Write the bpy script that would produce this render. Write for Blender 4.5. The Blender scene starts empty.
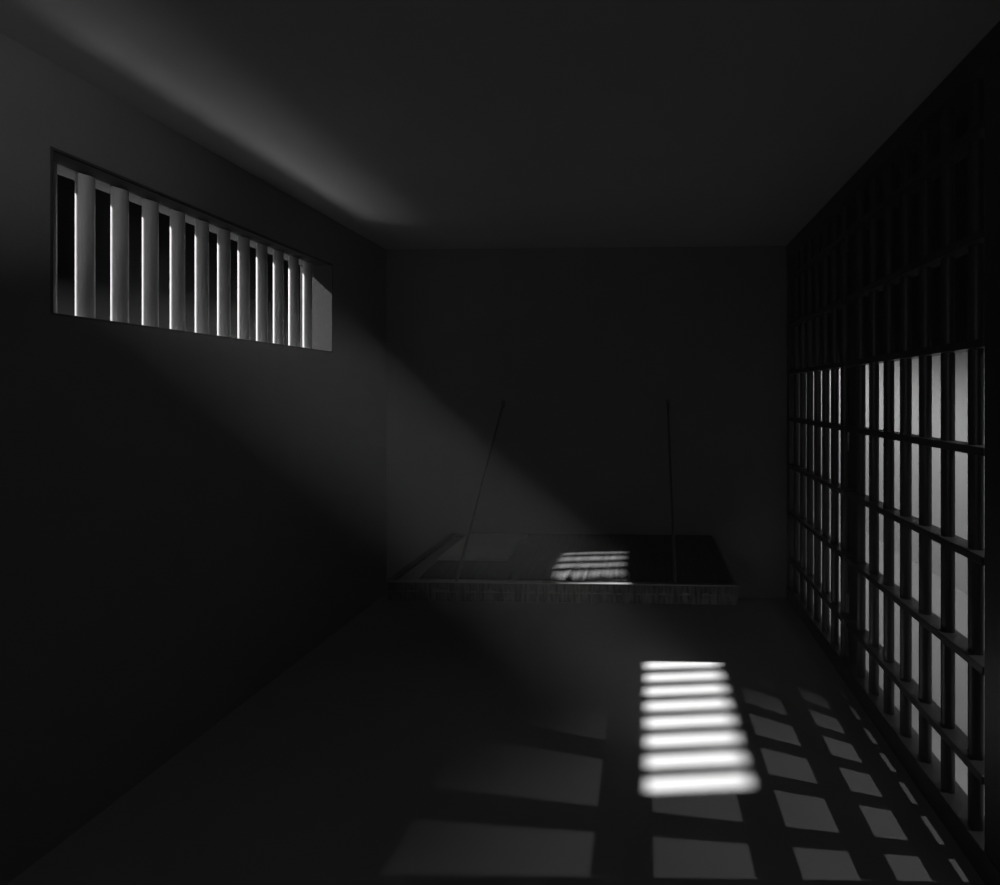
import bpy, bmesh, math, random
from mathutils import Vector, Matrix, noise

random.seed(7)
scene = bpy.context.scene
COL = scene.collection
PI = math.pi

# ---------------------------------------------------------------- materials
def material(name, color, rough=0.8, spec=0.3, metal=0.0, mottle=0.0, scale=6.0, bump=0.0, bump_scale=60.0,
             streak=0.0, streak_scale=(40, 40, 1.5), weave=0.0):
    m = bpy.data.materials.new(name)
    m.use_nodes = True
    nt = m.node_tree
    b = nt.nodes['Principled BSDF']
    b.inputs['Roughness'].default_value = rough
    b.inputs['Specular IOR Level'].default_value = spec
    b.inputs['Metallic'].default_value = metal
    tc = nt.nodes.new('ShaderNodeTexCoord')
    c = (*color, 1) if isinstance(color, (tuple, list)) else (color, color, color, 1)
    src = None
    def mult(a, fac_socket, amount):
        mx = nt.nodes.new('ShaderNodeMix'); mx.data_type = 'RGBA'; mx.blend_type = 'MULTIPLY'
        mx.inputs[0].default_value = amount
        if isinstance(a, tuple):
            mx.inputs[6].default_value = a
        else:
            nt.links.new(a, mx.inputs[6])
        nt.links.new(fac_socket, mx.inputs[7])
        return mx.outputs[2]
    cur = c
    if mottle:
        n = nt.nodes.new('ShaderNodeTexNoise'); n.inputs['Scale'].default_value = scale
        n.inputs['Detail'].default_value = 6; n.inputs['Roughness'].default_value = 0.62
        nt.links.new(tc.outputs['Object'], n.inputs['Vector'])
        r = nt.nodes.new('ShaderNodeValToRGB')
        r.color_ramp.elements[0].position = 0.3; r.color_ramp.elements[0].color = (0.45, 0.45, 0.45, 1)
        r.color_ramp.elements[1].position = 0.65; r.color_ramp.elements[1].color = (1, 1, 1, 1)
        nt.links.new(n.outputs['Fac'], r.inputs['Fac'])
        cur = mult(cur, r.outputs['Color'], mottle)
    if streak:
        mp = nt.nodes.new('ShaderNodeMapping'); mp.inputs['Scale'].default_value = streak_scale
        nt.links.new(tc.outputs['Object'], mp.inputs['Vector'])
        n = nt.nodes.new('ShaderNodeTexNoise'); n.inputs['Scale'].default_value = 1.0
        n.inputs['Detail'].default_value = 5
        nt.links.new(mp.outputs['Vector'], n.inputs['Vector'])
        r = nt.nodes.new('ShaderNodeValToRGB')
        r.color_ramp.elements[0].position = 0.38; r.color_ramp.elements[0].color = (0.12, 0.12, 0.12, 1)
        r.color_ramp.elements[1].position = 0.62; r.color_ramp.elements[1].color = (1, 1, 1, 1)
        nt.links.new(n.outputs['Fac'], r.inputs['Fac'])
        cur = mult(cur, r.outputs['Color'], streak)
    if weave:
        w = nt.nodes.new('ShaderNodeTexWave'); w.bands_direction = 'DIAGONAL'
        w.inputs['Scale'].default_value = 22; w.inputs['Distortion'].default_value = 3.0
        w.inputs['Detail'].default_value = 3
        nt.links.new(tc.outputs['Object'], w.inputs['Vector'])
        r = nt.nodes.new('ShaderNodeValToRGB')
        r.color_ramp.elements[0].color = (0.35, 0.35, 0.35, 1)
        r.color_ramp.elements[1].color = (1, 1, 1, 1)
        nt.links.new(w.outputs['Fac'], r.inputs['Fac'])
        cur = mult(cur, r.outputs['Color'], weave)
    if isinstance(cur, tuple):
        b.inputs['Base Color'].default_value = cur
    else:
        nt.links.new(cur, b.inputs['Base Color'])
    if bump:
        n = nt.nodes.new('ShaderNodeTexNoise'); n.inputs['Scale'].default_value = bump_scale
        n.inputs['Detail'].default_value = 5
        nt.links.new(tc.outputs['Object'], n.inputs['Vector'])
        bp = nt.nodes.new('ShaderNodeBump'); bp.inputs['Strength'].default_value = bump
        bp.inputs['Distance'].default_value = 0.01
        nt.links.new(n.outputs['Fac'], bp.inputs['Height'])
        nt.links.new(bp.outputs['Normal'], b.inputs['Normal'])
    return m

M = {}
M['plaster'] = material('dark grey plaster', 0.150, 0.85, 0.2, mottle=0.18, scale=5, bump=0.12, bump_scale=90)
M['plaster_back'] = material('grey plaster of the far wall', 0.150, 0.85, 0.2, mottle=0.18, scale=4, bump=0.12, bump_scale=90)
M['ceiling'] = material('grey painted ceiling', 0.34, 0.85, 0.2, mottle=0.12, scale=3, bump=0.08, bump_scale=80)
M['concrete'] = material('smooth concrete floor', 0.20, 0.7, 0.25, mottle=0.12, scale=4, bump=0.05, bump_scale=70)
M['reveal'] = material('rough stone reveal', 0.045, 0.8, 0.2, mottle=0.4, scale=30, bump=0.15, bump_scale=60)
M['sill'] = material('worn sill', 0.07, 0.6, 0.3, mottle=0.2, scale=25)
M['bar'] = material('pale painted steel', 0.36, 0.45, 0.4, mottle=0.08, scale=14)
M['gate'] = material('black painted steel', 0.028, 0.42, 0.5, mottle=0.4, scale=18, bump=0.1, bump_scale=120)
M['black'] = material('lintel shade black', 0.005, 0.9, 0.1)  # shade under the lintel, put into the colour
M['bunk'] = material('dark steel of the bunk', 0.05, 0.4, 0.5, mottle=0.4, scale=16)
M['lip'] = material('bare worn steel edge', 0.16, 0.5, 0.4, metal=0.3, mottle=0.3, scale=30)
M['skirt'] = material('streaked grey skirt', 0.07, 0.9, 0.1, streak=0.85, streak_scale=(70, 70, 2.0))
M['ticking'] = material('dark grey blanket', 0.050, 0.95, 0.1, streak=0.55, streak_scale=(60, 5, 4), weave=0.45)  # streak paints fold shade into the colour to sharpen the wrinkles
M['linen'] = material('pale grey pillow cotton', 0.36, 0.95, 0.1, mottle=0.2, scale=10, bump=0.2, bump_scale=40)
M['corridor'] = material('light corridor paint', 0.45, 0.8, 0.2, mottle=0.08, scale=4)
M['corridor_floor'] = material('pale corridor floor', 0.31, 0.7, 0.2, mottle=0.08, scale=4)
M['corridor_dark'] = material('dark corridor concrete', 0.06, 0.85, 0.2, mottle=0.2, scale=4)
M['ground'] = material('dark yard paving', 0.025, 0.9, 0.1, mottle=0.3, scale=2)

# ---------------------------------------------------------------- helpers
def add_box(bm, x0, x1, y0, y1, z0, z1, bevel=0.0):
    g = bmesh.ops.create_cube(bm, size=1.0)
    bmesh.ops.scale(bm, vec=(x1 - x0, y1 - y0, z1 - z0), verts=g['verts'])
    bmesh.ops.translate(bm, vec=((x0 + x1) / 2, (y0 + y1) / 2, (z0 + z1) / 2), verts=g['verts'])
    if bevel:
        es = list({e for v in g['verts'] for e in v.link_edges})
        bmesh.ops.bevel(bm, geom=es, offset=bevel, segments=2, profile=0.5, affect='EDGES')

def add_rod(bm, a, b, r, seg=24, cap=True):
    a, b = Vector(a), Vector(b)
    d = b - a
    g = bmesh.ops.create_cone(bm, cap_ends=cap, segments=seg, radius1=r, radius2=r, depth=d.length)
    rot = Vector((0, 0, 1)).rotation_difference(d.normalized()).to_matrix().to_4x4()
    bmesh.ops.transform(bm, matrix=Matrix.Translation((a + b) / 2) @ rot, verts=g['verts'])

def obj(name, bm, mat, parent=None, smooth=False):
    me = bpy.data.meshes.new(name)
    bmesh.ops.recalc_face_normals(bm, faces=bm.faces)
    bm.to_mesh(me); bm.free()
    me.materials.append(mat)
    if smooth:
        for p in me.polygons:
            p.use_smooth = True
        if hasattr(me, 'set_sharp_from_angle'):
            me.set_sharp_from_angle(angle=math.radians(40))
    o = bpy.data.objects.new(name, me)
    COL.objects.link(o)
    if parent is not None:
        o.parent = parent
        o.matrix_parent_inverse = Matrix.Translation(parent.location).inverted()
    return o

def struct(name, boxes, mat):
    bm = bmesh.new()
    for b in boxes:
        add_box(bm, *b)
    o = obj(name, bm, mat)
    o['kind'] = 'structure'
    return o

def thing(name, loc, label, cat, group=None):
    o = bpy.data.objects.new(name, None)
    o.empty_display_size = 0.1
    COL.objects.link(o)
    o.location = loc
    o['label'] = label; o['category'] = cat
    if group:
        o['group'] = group
    return o

# ---------------------------------------------------------------- dimensions
XL, XG = -1.955, 1.04          # left wall face, gate front face
YB, YF = 3.20, -2.6            # far wall face, wall behind
H = 2.60
WT = 0.205                     # thickness of the left wall
WY0, WY1, WZ0, WZ1 = 1.368, 2.635, 1.772, 2.312
XC = 2.42                      # corridor wall face

# ---------------------------------------------------------------- shell
struct('floor', [(XL - WT, 1.18, YF - .2, YB + .2, -0.12, 0.0)], M['concrete'])
struct('ceiling', [(XL - WT, 1.18, YF - .2, YB + .2, H, H + 0.15)], M['ceiling'])
struct('wall_left', [
    (XL - WT, XL, YF - .2, WY0 - .008, 0, H),
    (XL - WT, XL, WY1 + .008, YB + .2, 0, H),
    (XL - WT, XL, WY0 - .008, WY1 + .008, 0, WZ0 - .008),
    (XL - WT, XL, WY0 - .008, WY1 + .008, WZ1 + .008, H)], M['plaster'])
struct('wall_back', [(XL, 1.18, YB, YB + .2, 0, H)], M['plaster_back'])
struct('wall_front', [(XL, 1.18, YF - .2, YF, 0, H)], M['plaster'])
struct('wall_right', [(XG, 1.18, YF, 1.285, 0, H)], M['plaster'])
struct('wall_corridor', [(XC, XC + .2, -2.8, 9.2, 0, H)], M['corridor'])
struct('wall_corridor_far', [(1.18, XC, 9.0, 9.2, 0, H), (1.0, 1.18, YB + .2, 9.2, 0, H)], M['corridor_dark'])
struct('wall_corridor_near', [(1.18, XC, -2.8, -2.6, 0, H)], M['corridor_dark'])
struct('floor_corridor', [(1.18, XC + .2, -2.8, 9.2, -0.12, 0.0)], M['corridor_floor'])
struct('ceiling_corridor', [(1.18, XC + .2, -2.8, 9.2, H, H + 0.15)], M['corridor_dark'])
struct('ground_outside', [(-30, XL - WT, -15, 18, -0.2, -0.05)], M['ground'])

# window reveal: sill, lintel and two jambs lining the opening
bm = bmesh.new()
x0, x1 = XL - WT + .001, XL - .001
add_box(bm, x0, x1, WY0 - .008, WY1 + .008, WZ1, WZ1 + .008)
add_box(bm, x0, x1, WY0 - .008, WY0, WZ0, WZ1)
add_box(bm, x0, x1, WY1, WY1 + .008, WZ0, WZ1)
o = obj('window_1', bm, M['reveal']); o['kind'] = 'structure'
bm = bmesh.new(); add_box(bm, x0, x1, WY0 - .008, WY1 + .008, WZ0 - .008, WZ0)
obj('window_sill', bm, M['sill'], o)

# ---------------------------------------------------------------- window grille
grille = thing('window_grille', (-2.065, (WY0 + WY1) / 2, WZ0),
               'row of thick pale round vertical bars across the narrow wall opening', 'window bars')
bm = bmesh.new()
add_rod(bm, (-2.065, 1.4255, WZ0 - .004), (-2.065, 1.4255, WZ1 + .004), 0.0235, 32)
bar0 = obj('bar', bm, M['bar'], grille, smooth=True)
for i in range(1, 12):
    c = bar0.copy(); COL.objects.link(c)
    c.location.y += 0.1045 * i

bm = bmesh.new(); add_box(bm, -2.10, -2.03, WY0 + .0005, 1.4035, WZ0 + .0005, WZ1 - .0005)  # added flange at the near jamb, blocks a stripe of sun
obj('stripe_blocker', bm, M['reveal'], grille)
bm = bmesh.new(); add_box(bm, -2.050, XL - .002, WY0 + .0005, WY1 - .0005, WZ1 - .006, WZ1 - .0005)  # added black strip, paints the shade of the inner lintel
obj('lintel_shade', bm, M['black'], grille)['label'] = 'flat black strip painting the shade under the inner lintel'

# ---------------------------------------------------------------- barred cell front
PZ = [0.324 + 0.338 * k for k in range(7)]      # top faces of the cross plates
PT = 0.027
XR = XG + 0.072
XB = XG + 0.040
BR = 0.0212
frame = thing('gate_frame', (XB, 2.27, 0),
              'black steel frame around the two barred panels: header, threshold and flat posts', 'gate frame')
bm = bmesh.new(); add_box(bm, XG, XR + .02, 1.285, YB, 2.517, H, .003); obj('header', bm, M['gate'], frame)
bm = bmesh.new(); add_box(bm, XG, XR + .02, 1.285, YB, 0.0, 0.096, .003); obj('threshold', bm, M['gate'], frame)
for a, b in ((1.285, 1.354), (3.150, 3.198)):
    bm = bmesh.new(); add_box(bm, XG + .004, XR, a, b, 0.096, 2.517, .002); obj('post', bm, M['gate'], frame)
bm = bmesh.new(); add_box(bm, XR + .001, XR + .018, 2.295, 2.440, 0.096, 2.517, .002); obj('post', bm, M['gate'], frame)

def barred_panel(name, label, y0, y1, bars):
    t = thing(name, (XB, (y0 + y1) / 2, 0.096), label, 'barred panel')
    bm = bmesh.new()
    add_rod(bm, (XB, bars[0], 0.0965), (XB, bars[0], 2.5165), BR, 28)
    b0 = obj('bar', bm, M['gate'], t, smooth=True)
    for y in bars[1:]:
        c = b0.copy(); COL.objects.link(c); c.location.y += y - bars[0]
    bm = bmesh.new()
    add_box(bm, XG, XR, y0, y1, PZ[0] - PT, PZ[0], .0025)
    p0 = obj('cross_plate', bm, M['gate'], t)
    for z in PZ[1:]:
        c = p0.copy(); COL.objects.link(c); c.location.z += z - PZ[0]
    return t

near = barred_panel('barred_panel', 'barred panel of the cell front nearest the viewer, wider gaps showing the lit corridor',
                    1.355, 2.258, [1.435] + [1.441 + 0.1237 * i for i in range(1, 7)])
far = barred_panel('barred_panel', 'barred panel of the cell front next to the far wall, beyond the flat middle post',
                   2.279, 3.149, [2.356 + 0.1225 * i for i in range(7)])
# hinge knuckles between the two panels
for z in (2.30, 1.26, 0.42):
    bm = bmesh.new()
    add_rod(bm, (XG + .012, 2.268, z - .05), (XG + .012, 2.268, z + .05), 0.009, 16)
    obj('hinge', bm, M['gate'], near, smooth=True)

# ---------------------------------------------------------------- wall bunk
BX0, BX1, BY0, BY1, BZ = -1.455, 0.515, 2.385, YB - .002, 0.450
bunk = thing('hanging_bunk', ((BX0 + BX1) / 2, BY1, BZ),
             'dark steel bunk fixed to the far wall and held by two slanting rods', 'bunk')
bm = bmesh.new()
w = 0.045
add_box(bm, BX0, BX1, BY0 + .004, BY0 + w, BZ - .06, BZ - .002)
add_box(bm, BX0, BX1, BY1 - w, BY1, BZ - .06, BZ)
add_box(bm, BX0, BX0 + w, BY0 + .004, BY1, BZ - .09, BZ + .012, .003)
add_box(bm, BX1 - w, BX1, BY0 + .004, BY1, BZ - .09, BZ, .003)
obj('frame', bm, M['bunk'], bunk)
bm = bmesh.new(); add_box(bm, BX0 + .01, BX1 - .01, BY0 + .01, BY1 - .01, BZ - .022, BZ - .003); obj('base_panel', bm, M['bunk'], bunk)
bm = bmesh.new(); add_box(bm, BX0 + .01, BX1 - .004, BY0 - .004, BY0 + .022, BZ - .004, BZ + .002, .0015)
o = obj('edge_strip', bm, M['lip'], bunk); o['label'] = 'thin bright metal strip'

# hanging skirt on the front: a thin, gently gathered sheet
def wavy(x, k):
    return (noise.noise(Vector((x * 26, k, 0.3))) * 0.6 + noise.noise(Vector((x * 60, k, 7.3))) * 0.4)

bm = bmesh.new()
NX, NZ = 260, 8
front, back = [], []
for i in range(NX + 1):
    x = BX0 + .004 + (BX1 - BX0 - .008) * i / NX
    cf, cb = [], []
    for j in range(NZ + 1):
        t = j / NZ
        z = BZ - .004 - t * 0.108
        y = BY0 - .002 + 0.013 * t - 0.008 * t * wavy(x, 2.0)
        cf.append(bm.verts.new((x, y, z))); cb.append(bm.verts.new((x, y + .006, z)))
    front.append(cf); back.append(cb)
for i in range(NX):
    for j in range(NZ):
        bm.faces.new((front[i][j], front[i][j + 1], front[i + 1][j + 1], front[i + 1][j]))
        bm.faces.new((back[i][j], back[i + 1][j], back[i + 1][j + 1], back[i][j + 1]))
    bm.faces.new((front[i][NZ], back[i][NZ], back[i + 1][NZ], front[i + 1][NZ]))
    bm.faces.new((front[i][0], front[i + 1][0], back[i + 1][0], back[i][0]))
for i in (0, NX):
    for j in range(NZ):
        bm.faces.new((front[i][j], back[i][j], back[i][j + 1], front[i][j + 1]))
obj('skirt', bm, M['skirt'], bunk, smooth=True)['label'] = 'gathered grey skirt with dark streaks'

# support rods from the wall to the front rail
for x in (-1.062, 0.168):
    top = Vector((x, YB - .012, 1.437)); bot = Vector((x, BY0 + .005, BZ - .004))
    bm = bmesh.new()
    add_rod(bm, top, bot, 0.0085, 14)
    rod = obj('support_rod', bm, M['bunk'], bunk, smooth=True)
    bm = bmesh.new()
    add_box(bm, x - .014, x + .014, YB - .010, YB - .001, 1.405, 1.465, .002)
    add_rod(bm, (x - .011, YB - .018, 1.437), (x + .011, YB - .018, 1.437), .010, 14)
    br = obj('wall_bracket', bm, M['bunk'])
    br.parent = rod
    br.matrix_parent_inverse = rod.matrix_parent_inverse.copy()
    br.matrix_parent_inverse = Matrix.Translation(bunk.location).inverted() @ Matrix.Identity(4)
    bpy.context.view_layer.update()
    br.matrix_parent_inverse = rod.matrix_world.inverted()

# ---------------------------------------------------------------- mattress
MX0, MX1 = -1.285, 0.492
prof = []                          # (y, z, fold weight) round the cross-section
for k in range(18):
    t = k / 17
    prof.append((3.13 - t * (3.13 - 2.53), 0.482, 0.0))
for k in range(1, 15):
    t = k / 14
    a = t * PI / 2
    prof.append((2.53 - 0.118 * math.sin(a) ** 0.9, 0.482 - 0.028 * (1 - math.cos(a)) ** 0.8, math.sin(a) ** 0.7))
prof.append((2.430, 0.4527, 0.3)); prof.append((2.55, 0.4525, 0)); prof.append((2.9, 0.4525, 0)); prof.append((3.12, 0.4525, 0))
prof.append((3.138, 0.460, 0)); prof.append((3.139, 0.474, 0))
bm = bmesh.new()
NX = 300
rings = []
for i in range(NX + 1):
    x = MX0 + (MX1 - MX0) * i / NX
    e = min(1.0, min(x - MX0, MX1 - x) / 0.03)
    ez = math.sqrt(max(0, 1 - (1 - e) ** 2))
    ring = []
    for (y, z, fw) in prof:
        fold = wavy(x, 11.0)
        zz = z + (0.004 * noise.noise(Vector((x * 5, y * 5, 1.0))) if z > .48 else 0)
        yy = y - fw * 0.014 * fold
        zz = 0.4525 + (max(zz, 0.4525) - 0.4525) * (0.35 + 0.65 * ez)
        zz = max(0.4525, zz + fw * 0.011 * fold)
        ring.append(bm.verts.new((x, yy, zz)))
    rings.append(ring)
n = len(prof)
for i in range(NX):
    for j in range(n):
        bm.faces.new((rings[i][j], rings[i][(j + 1) % n], rings[i + 1][(j + 1) % n], rings[i + 1][j]))
bm.faces.new(rings[0]); bm.faces.new(list(reversed(rings[NX])))
mt = obj('mattress', bm, M['ticking'], smooth=True)
mt['label'] = 'thin dark mattress with a wrinkled front edge lying on the steel bunk'
mt['category'] = 'mattress'

# ---------------------------------------------------------------- pillow
bm = bmesh.new()
PX0, PX1, PY0, PY1 = -1.275, -0.835, 2.60, 3.06
NU, NV = 40, 40
topv, botv = [], []
for i in range(NU + 1):
    rt, rb = [], []
    for j in range(NV + 1):
        u, v = i / NU * 2 - 1, j / NV * 2 - 1
        k = max(0, (1 - abs(u) ** 5)) ** .5 * max(0, (1 - abs(v) ** 5)) ** .5
        x = (PX0 + PX1) / 2 + u * (PX1 - PX0) / 2 * (1 - .012 * (1 - v * v) * abs(u))
        y = (PY0 + PY1) / 2 + v * (PY1 - PY0) / 2 * (1 - .012 * (1 - u * u) * abs(v))
        z0 = 0.487
        hh = 0.012 + 0.022 * k + 0.003 * noise.noise(Vector((x * 9, y * 9, 3)))
        rt.append(bm.verts.new((x, y, z0 + hh)))
        rb.append(bm.verts.new((x, y, z0)))
    topv.append(rt); botv.append(rb)
for i in range(NU):
    for j in range(NV):
        bm.faces.new((topv[i][j], topv[i + 1][j], topv[i + 1][j + 1], topv[i][j + 1]))
        bm.faces.new((botv[i][j], botv[i][j + 1], botv[i + 1][j + 1], botv[i + 1][j]))
for i in range(NU):
    for j in (0, NV):
        bm.faces.new((topv[i][j], topv[i + 1][j], botv[i + 1][j], botv[i][j]))
for j in range(NV):
    for i in (0, NU):
        bm.faces.new((topv[i][j], topv[i][j + 1], botv[i][j + 1], botv[i][j]))
pl = obj('pillow', bm, M['linen'], smooth=True)
pl['label'] = 'flat pale square pillow at the left end of the mattress'
pl['category'] = 'pillow'

# ---------------------------------------------------------------- added shield shaping the corridor strip light
bm = bmesh.new()
def shield_lip(y):
    return 2.228 + (y - 3.2) * 0.0195
pts = []
for y in (1.6, 8.4):
    zl = shield_lip(y)
    sec = ((1.262, H - .001), (1.44, H - .001), (1.44, zl), (1.42, zl), (1.42, 2.40), (1.272, 2.40), (1.272, 1.70), (1.262, 1.70))
    pts.append([bm.verts.new((x, y, z)) for x, z in sec])
for k in range(8):
    bm.faces.new((pts[0][k], pts[0][(k + 1) % 8], pts[1][(k + 1) % 8], pts[1][k]))
bm.faces.new(pts[0]); bm.faces.new(list(reversed(pts[1])))
tr = obj('light_shield', bm, M['gate'])
tr['label'] = 'long black added light shield under the corridor ceiling behind the upper bars'; tr['category'] = 'added light shield'

# ---------------------------------------------------------------- haze in the cell
HAZE = 0.018
hm = bpy.data.materials.new('dusty air'); hm.use_nodes = True
nt = hm.node_tree
for nd in list(nt.nodes):
    nt.nodes.remove(nd)
out = nt.nodes.new('ShaderNodeOutputMaterial')
vs = nt.nodes.new('ShaderNodeVolumeScatter')
vs.inputs['Color'].default_value = (1, 1, 1, 1)
vs.inputs['Density'].default_value = HAZE
vs.inputs['Anisotropy'].default_value = 0.0
nt.links.new(vs.outputs['Volume'], out.inputs['Volume'])
bm = bmesh.new(); add_box(bm, XL + .005, XG - .005, YF + .01, YB - .006, 0.004, H - .004)
hz = obj('haze', bm, hm); hz['kind'] = 'stuff'; hz['label'] = 'thin dusty haze filling the cell, lit in the slanting sunbeam'; hz['category'] = 'haze'

# ---------------------------------------------------------------- lights
def light(name, kind, loc, direction, energy, **kw):
    l = bpy.data.lights.new(name, kind)
    l.energy = energy
    for k, v in kw.items():
        setattr(l, k, v)
    o = bpy.data.objects.new(name, l)
    COL.objects.link(o)
    o.location = loc
    o.rotation_euler = Vector(direction).to_track_quat('-Z', 'Y').to_euler()
    return o

light('sun', 'SUN', (-8, 1, 9), (1, 0.085, -0.9025), 28.5, angle=math.radians(1.15))
# bare bulb in the corridor, shining down through the bars
light('corridor_lamp', 'SPOT', (2.06, 1.37, 2.46), (0.70 - 2.06, 1.10 - 1.37, -2.46), 57.0,
      spot_size=math.radians(49), spot_blend=0.65, shadow_soft_size=0.006)
# added strip light behind the shield, brightening the corridor wall and floor
light('corridor_fill', 'AREA', (1.325, 5.0, 2.30), (0.60, 0, -0.80), 66.0, shape='RECTANGLE', size=6.5, size_y=0.05)
# added area light outside, throws the ceiling streak up through the window
light('streak_fill', 'AREA', (-3.35, 2.90, 0.05), (0.55, 0.05, 0.83), 62.0, shape='RECTANGLE', size=1.9, size_y=0.9)
# added fill spot behind the camera, greys the near window bars
light('bar_fill', 'SPOT', (0.0, -1.2, 2.25), (-1.955, 2.15, 0.16), 88.0,
      spot_size=math.radians(24), spot_blend=1.0, shadow_soft_size=0.01)
light('cell_fill', 'POINT', (-1.2, -2.3, 1.7), (0, 0, -1), 13.0, shadow_soft_size=0.12)  # added ambient fill for the cell, no fixture

# ---------------------------------------------------------------- world: night sky, faint glow at the horizon
wd = bpy.data.worlds.new('night sky'); scene.world = wd; wd.use_nodes = True
nt = wd.node_tree
bg = nt.nodes['Background']
tc = nt.nodes.new('ShaderNodeTexCoord')
sx = nt.nodes.new('ShaderNodeSeparateXYZ')
rp = nt.nodes.new('ShaderNodeValToRGB')
rp.color_ramp.elements[0].position = 0.08; rp.color_ramp.elements[0].color = (0.03, 0.03, 0.03, 1)
rp.color_ramp.elements[1].position = 0.165; rp.color_ramp.elements[1].color = (0.0003, 0.0003, 0.0003, 1)
nt.links.new(tc.outputs['Generated'], sx.inputs[0])
nt.links.new(sx.outputs['Z'], rp.inputs['Fac'])
nt.links.new(rp.outputs['Color'], bg.inputs['Color'])
bg.inputs['Strength'].default_value = 1.0

# ---------------------------------------------------------------- camera
cam = bpy.data.cameras.new('camera')
cam.sensor_fit = 'HORIZONTAL'; cam.sensor_width = 36.0
cam.lens = 430.0 / 1000.0 * 36.0
cam.shift_x = -0.133; cam.shift_y = -0.0475
cam.clip_start = 0.02; cam.clip_end = 200
co = bpy.data.objects.new('camera', cam); COL.objects.link(co)
co.location = (0, 0, 1.5)
co.rotation_euler = (PI / 2, 0, math.atan(12 / 430))
scene.camera = co

scene.view_settings.view_transform = 'Standard'
scene.view_settings.look = 'None'
scene.view_settings.exposure = 0.0
scene.view_settings.gamma = 1.0
scene.view_settings.use_curve_mapping = False
scene.cycles.use_denoising = True
scene.cycles.sample_clamp_indirect = 4.0
scene.cycles.volume_bounces = 1
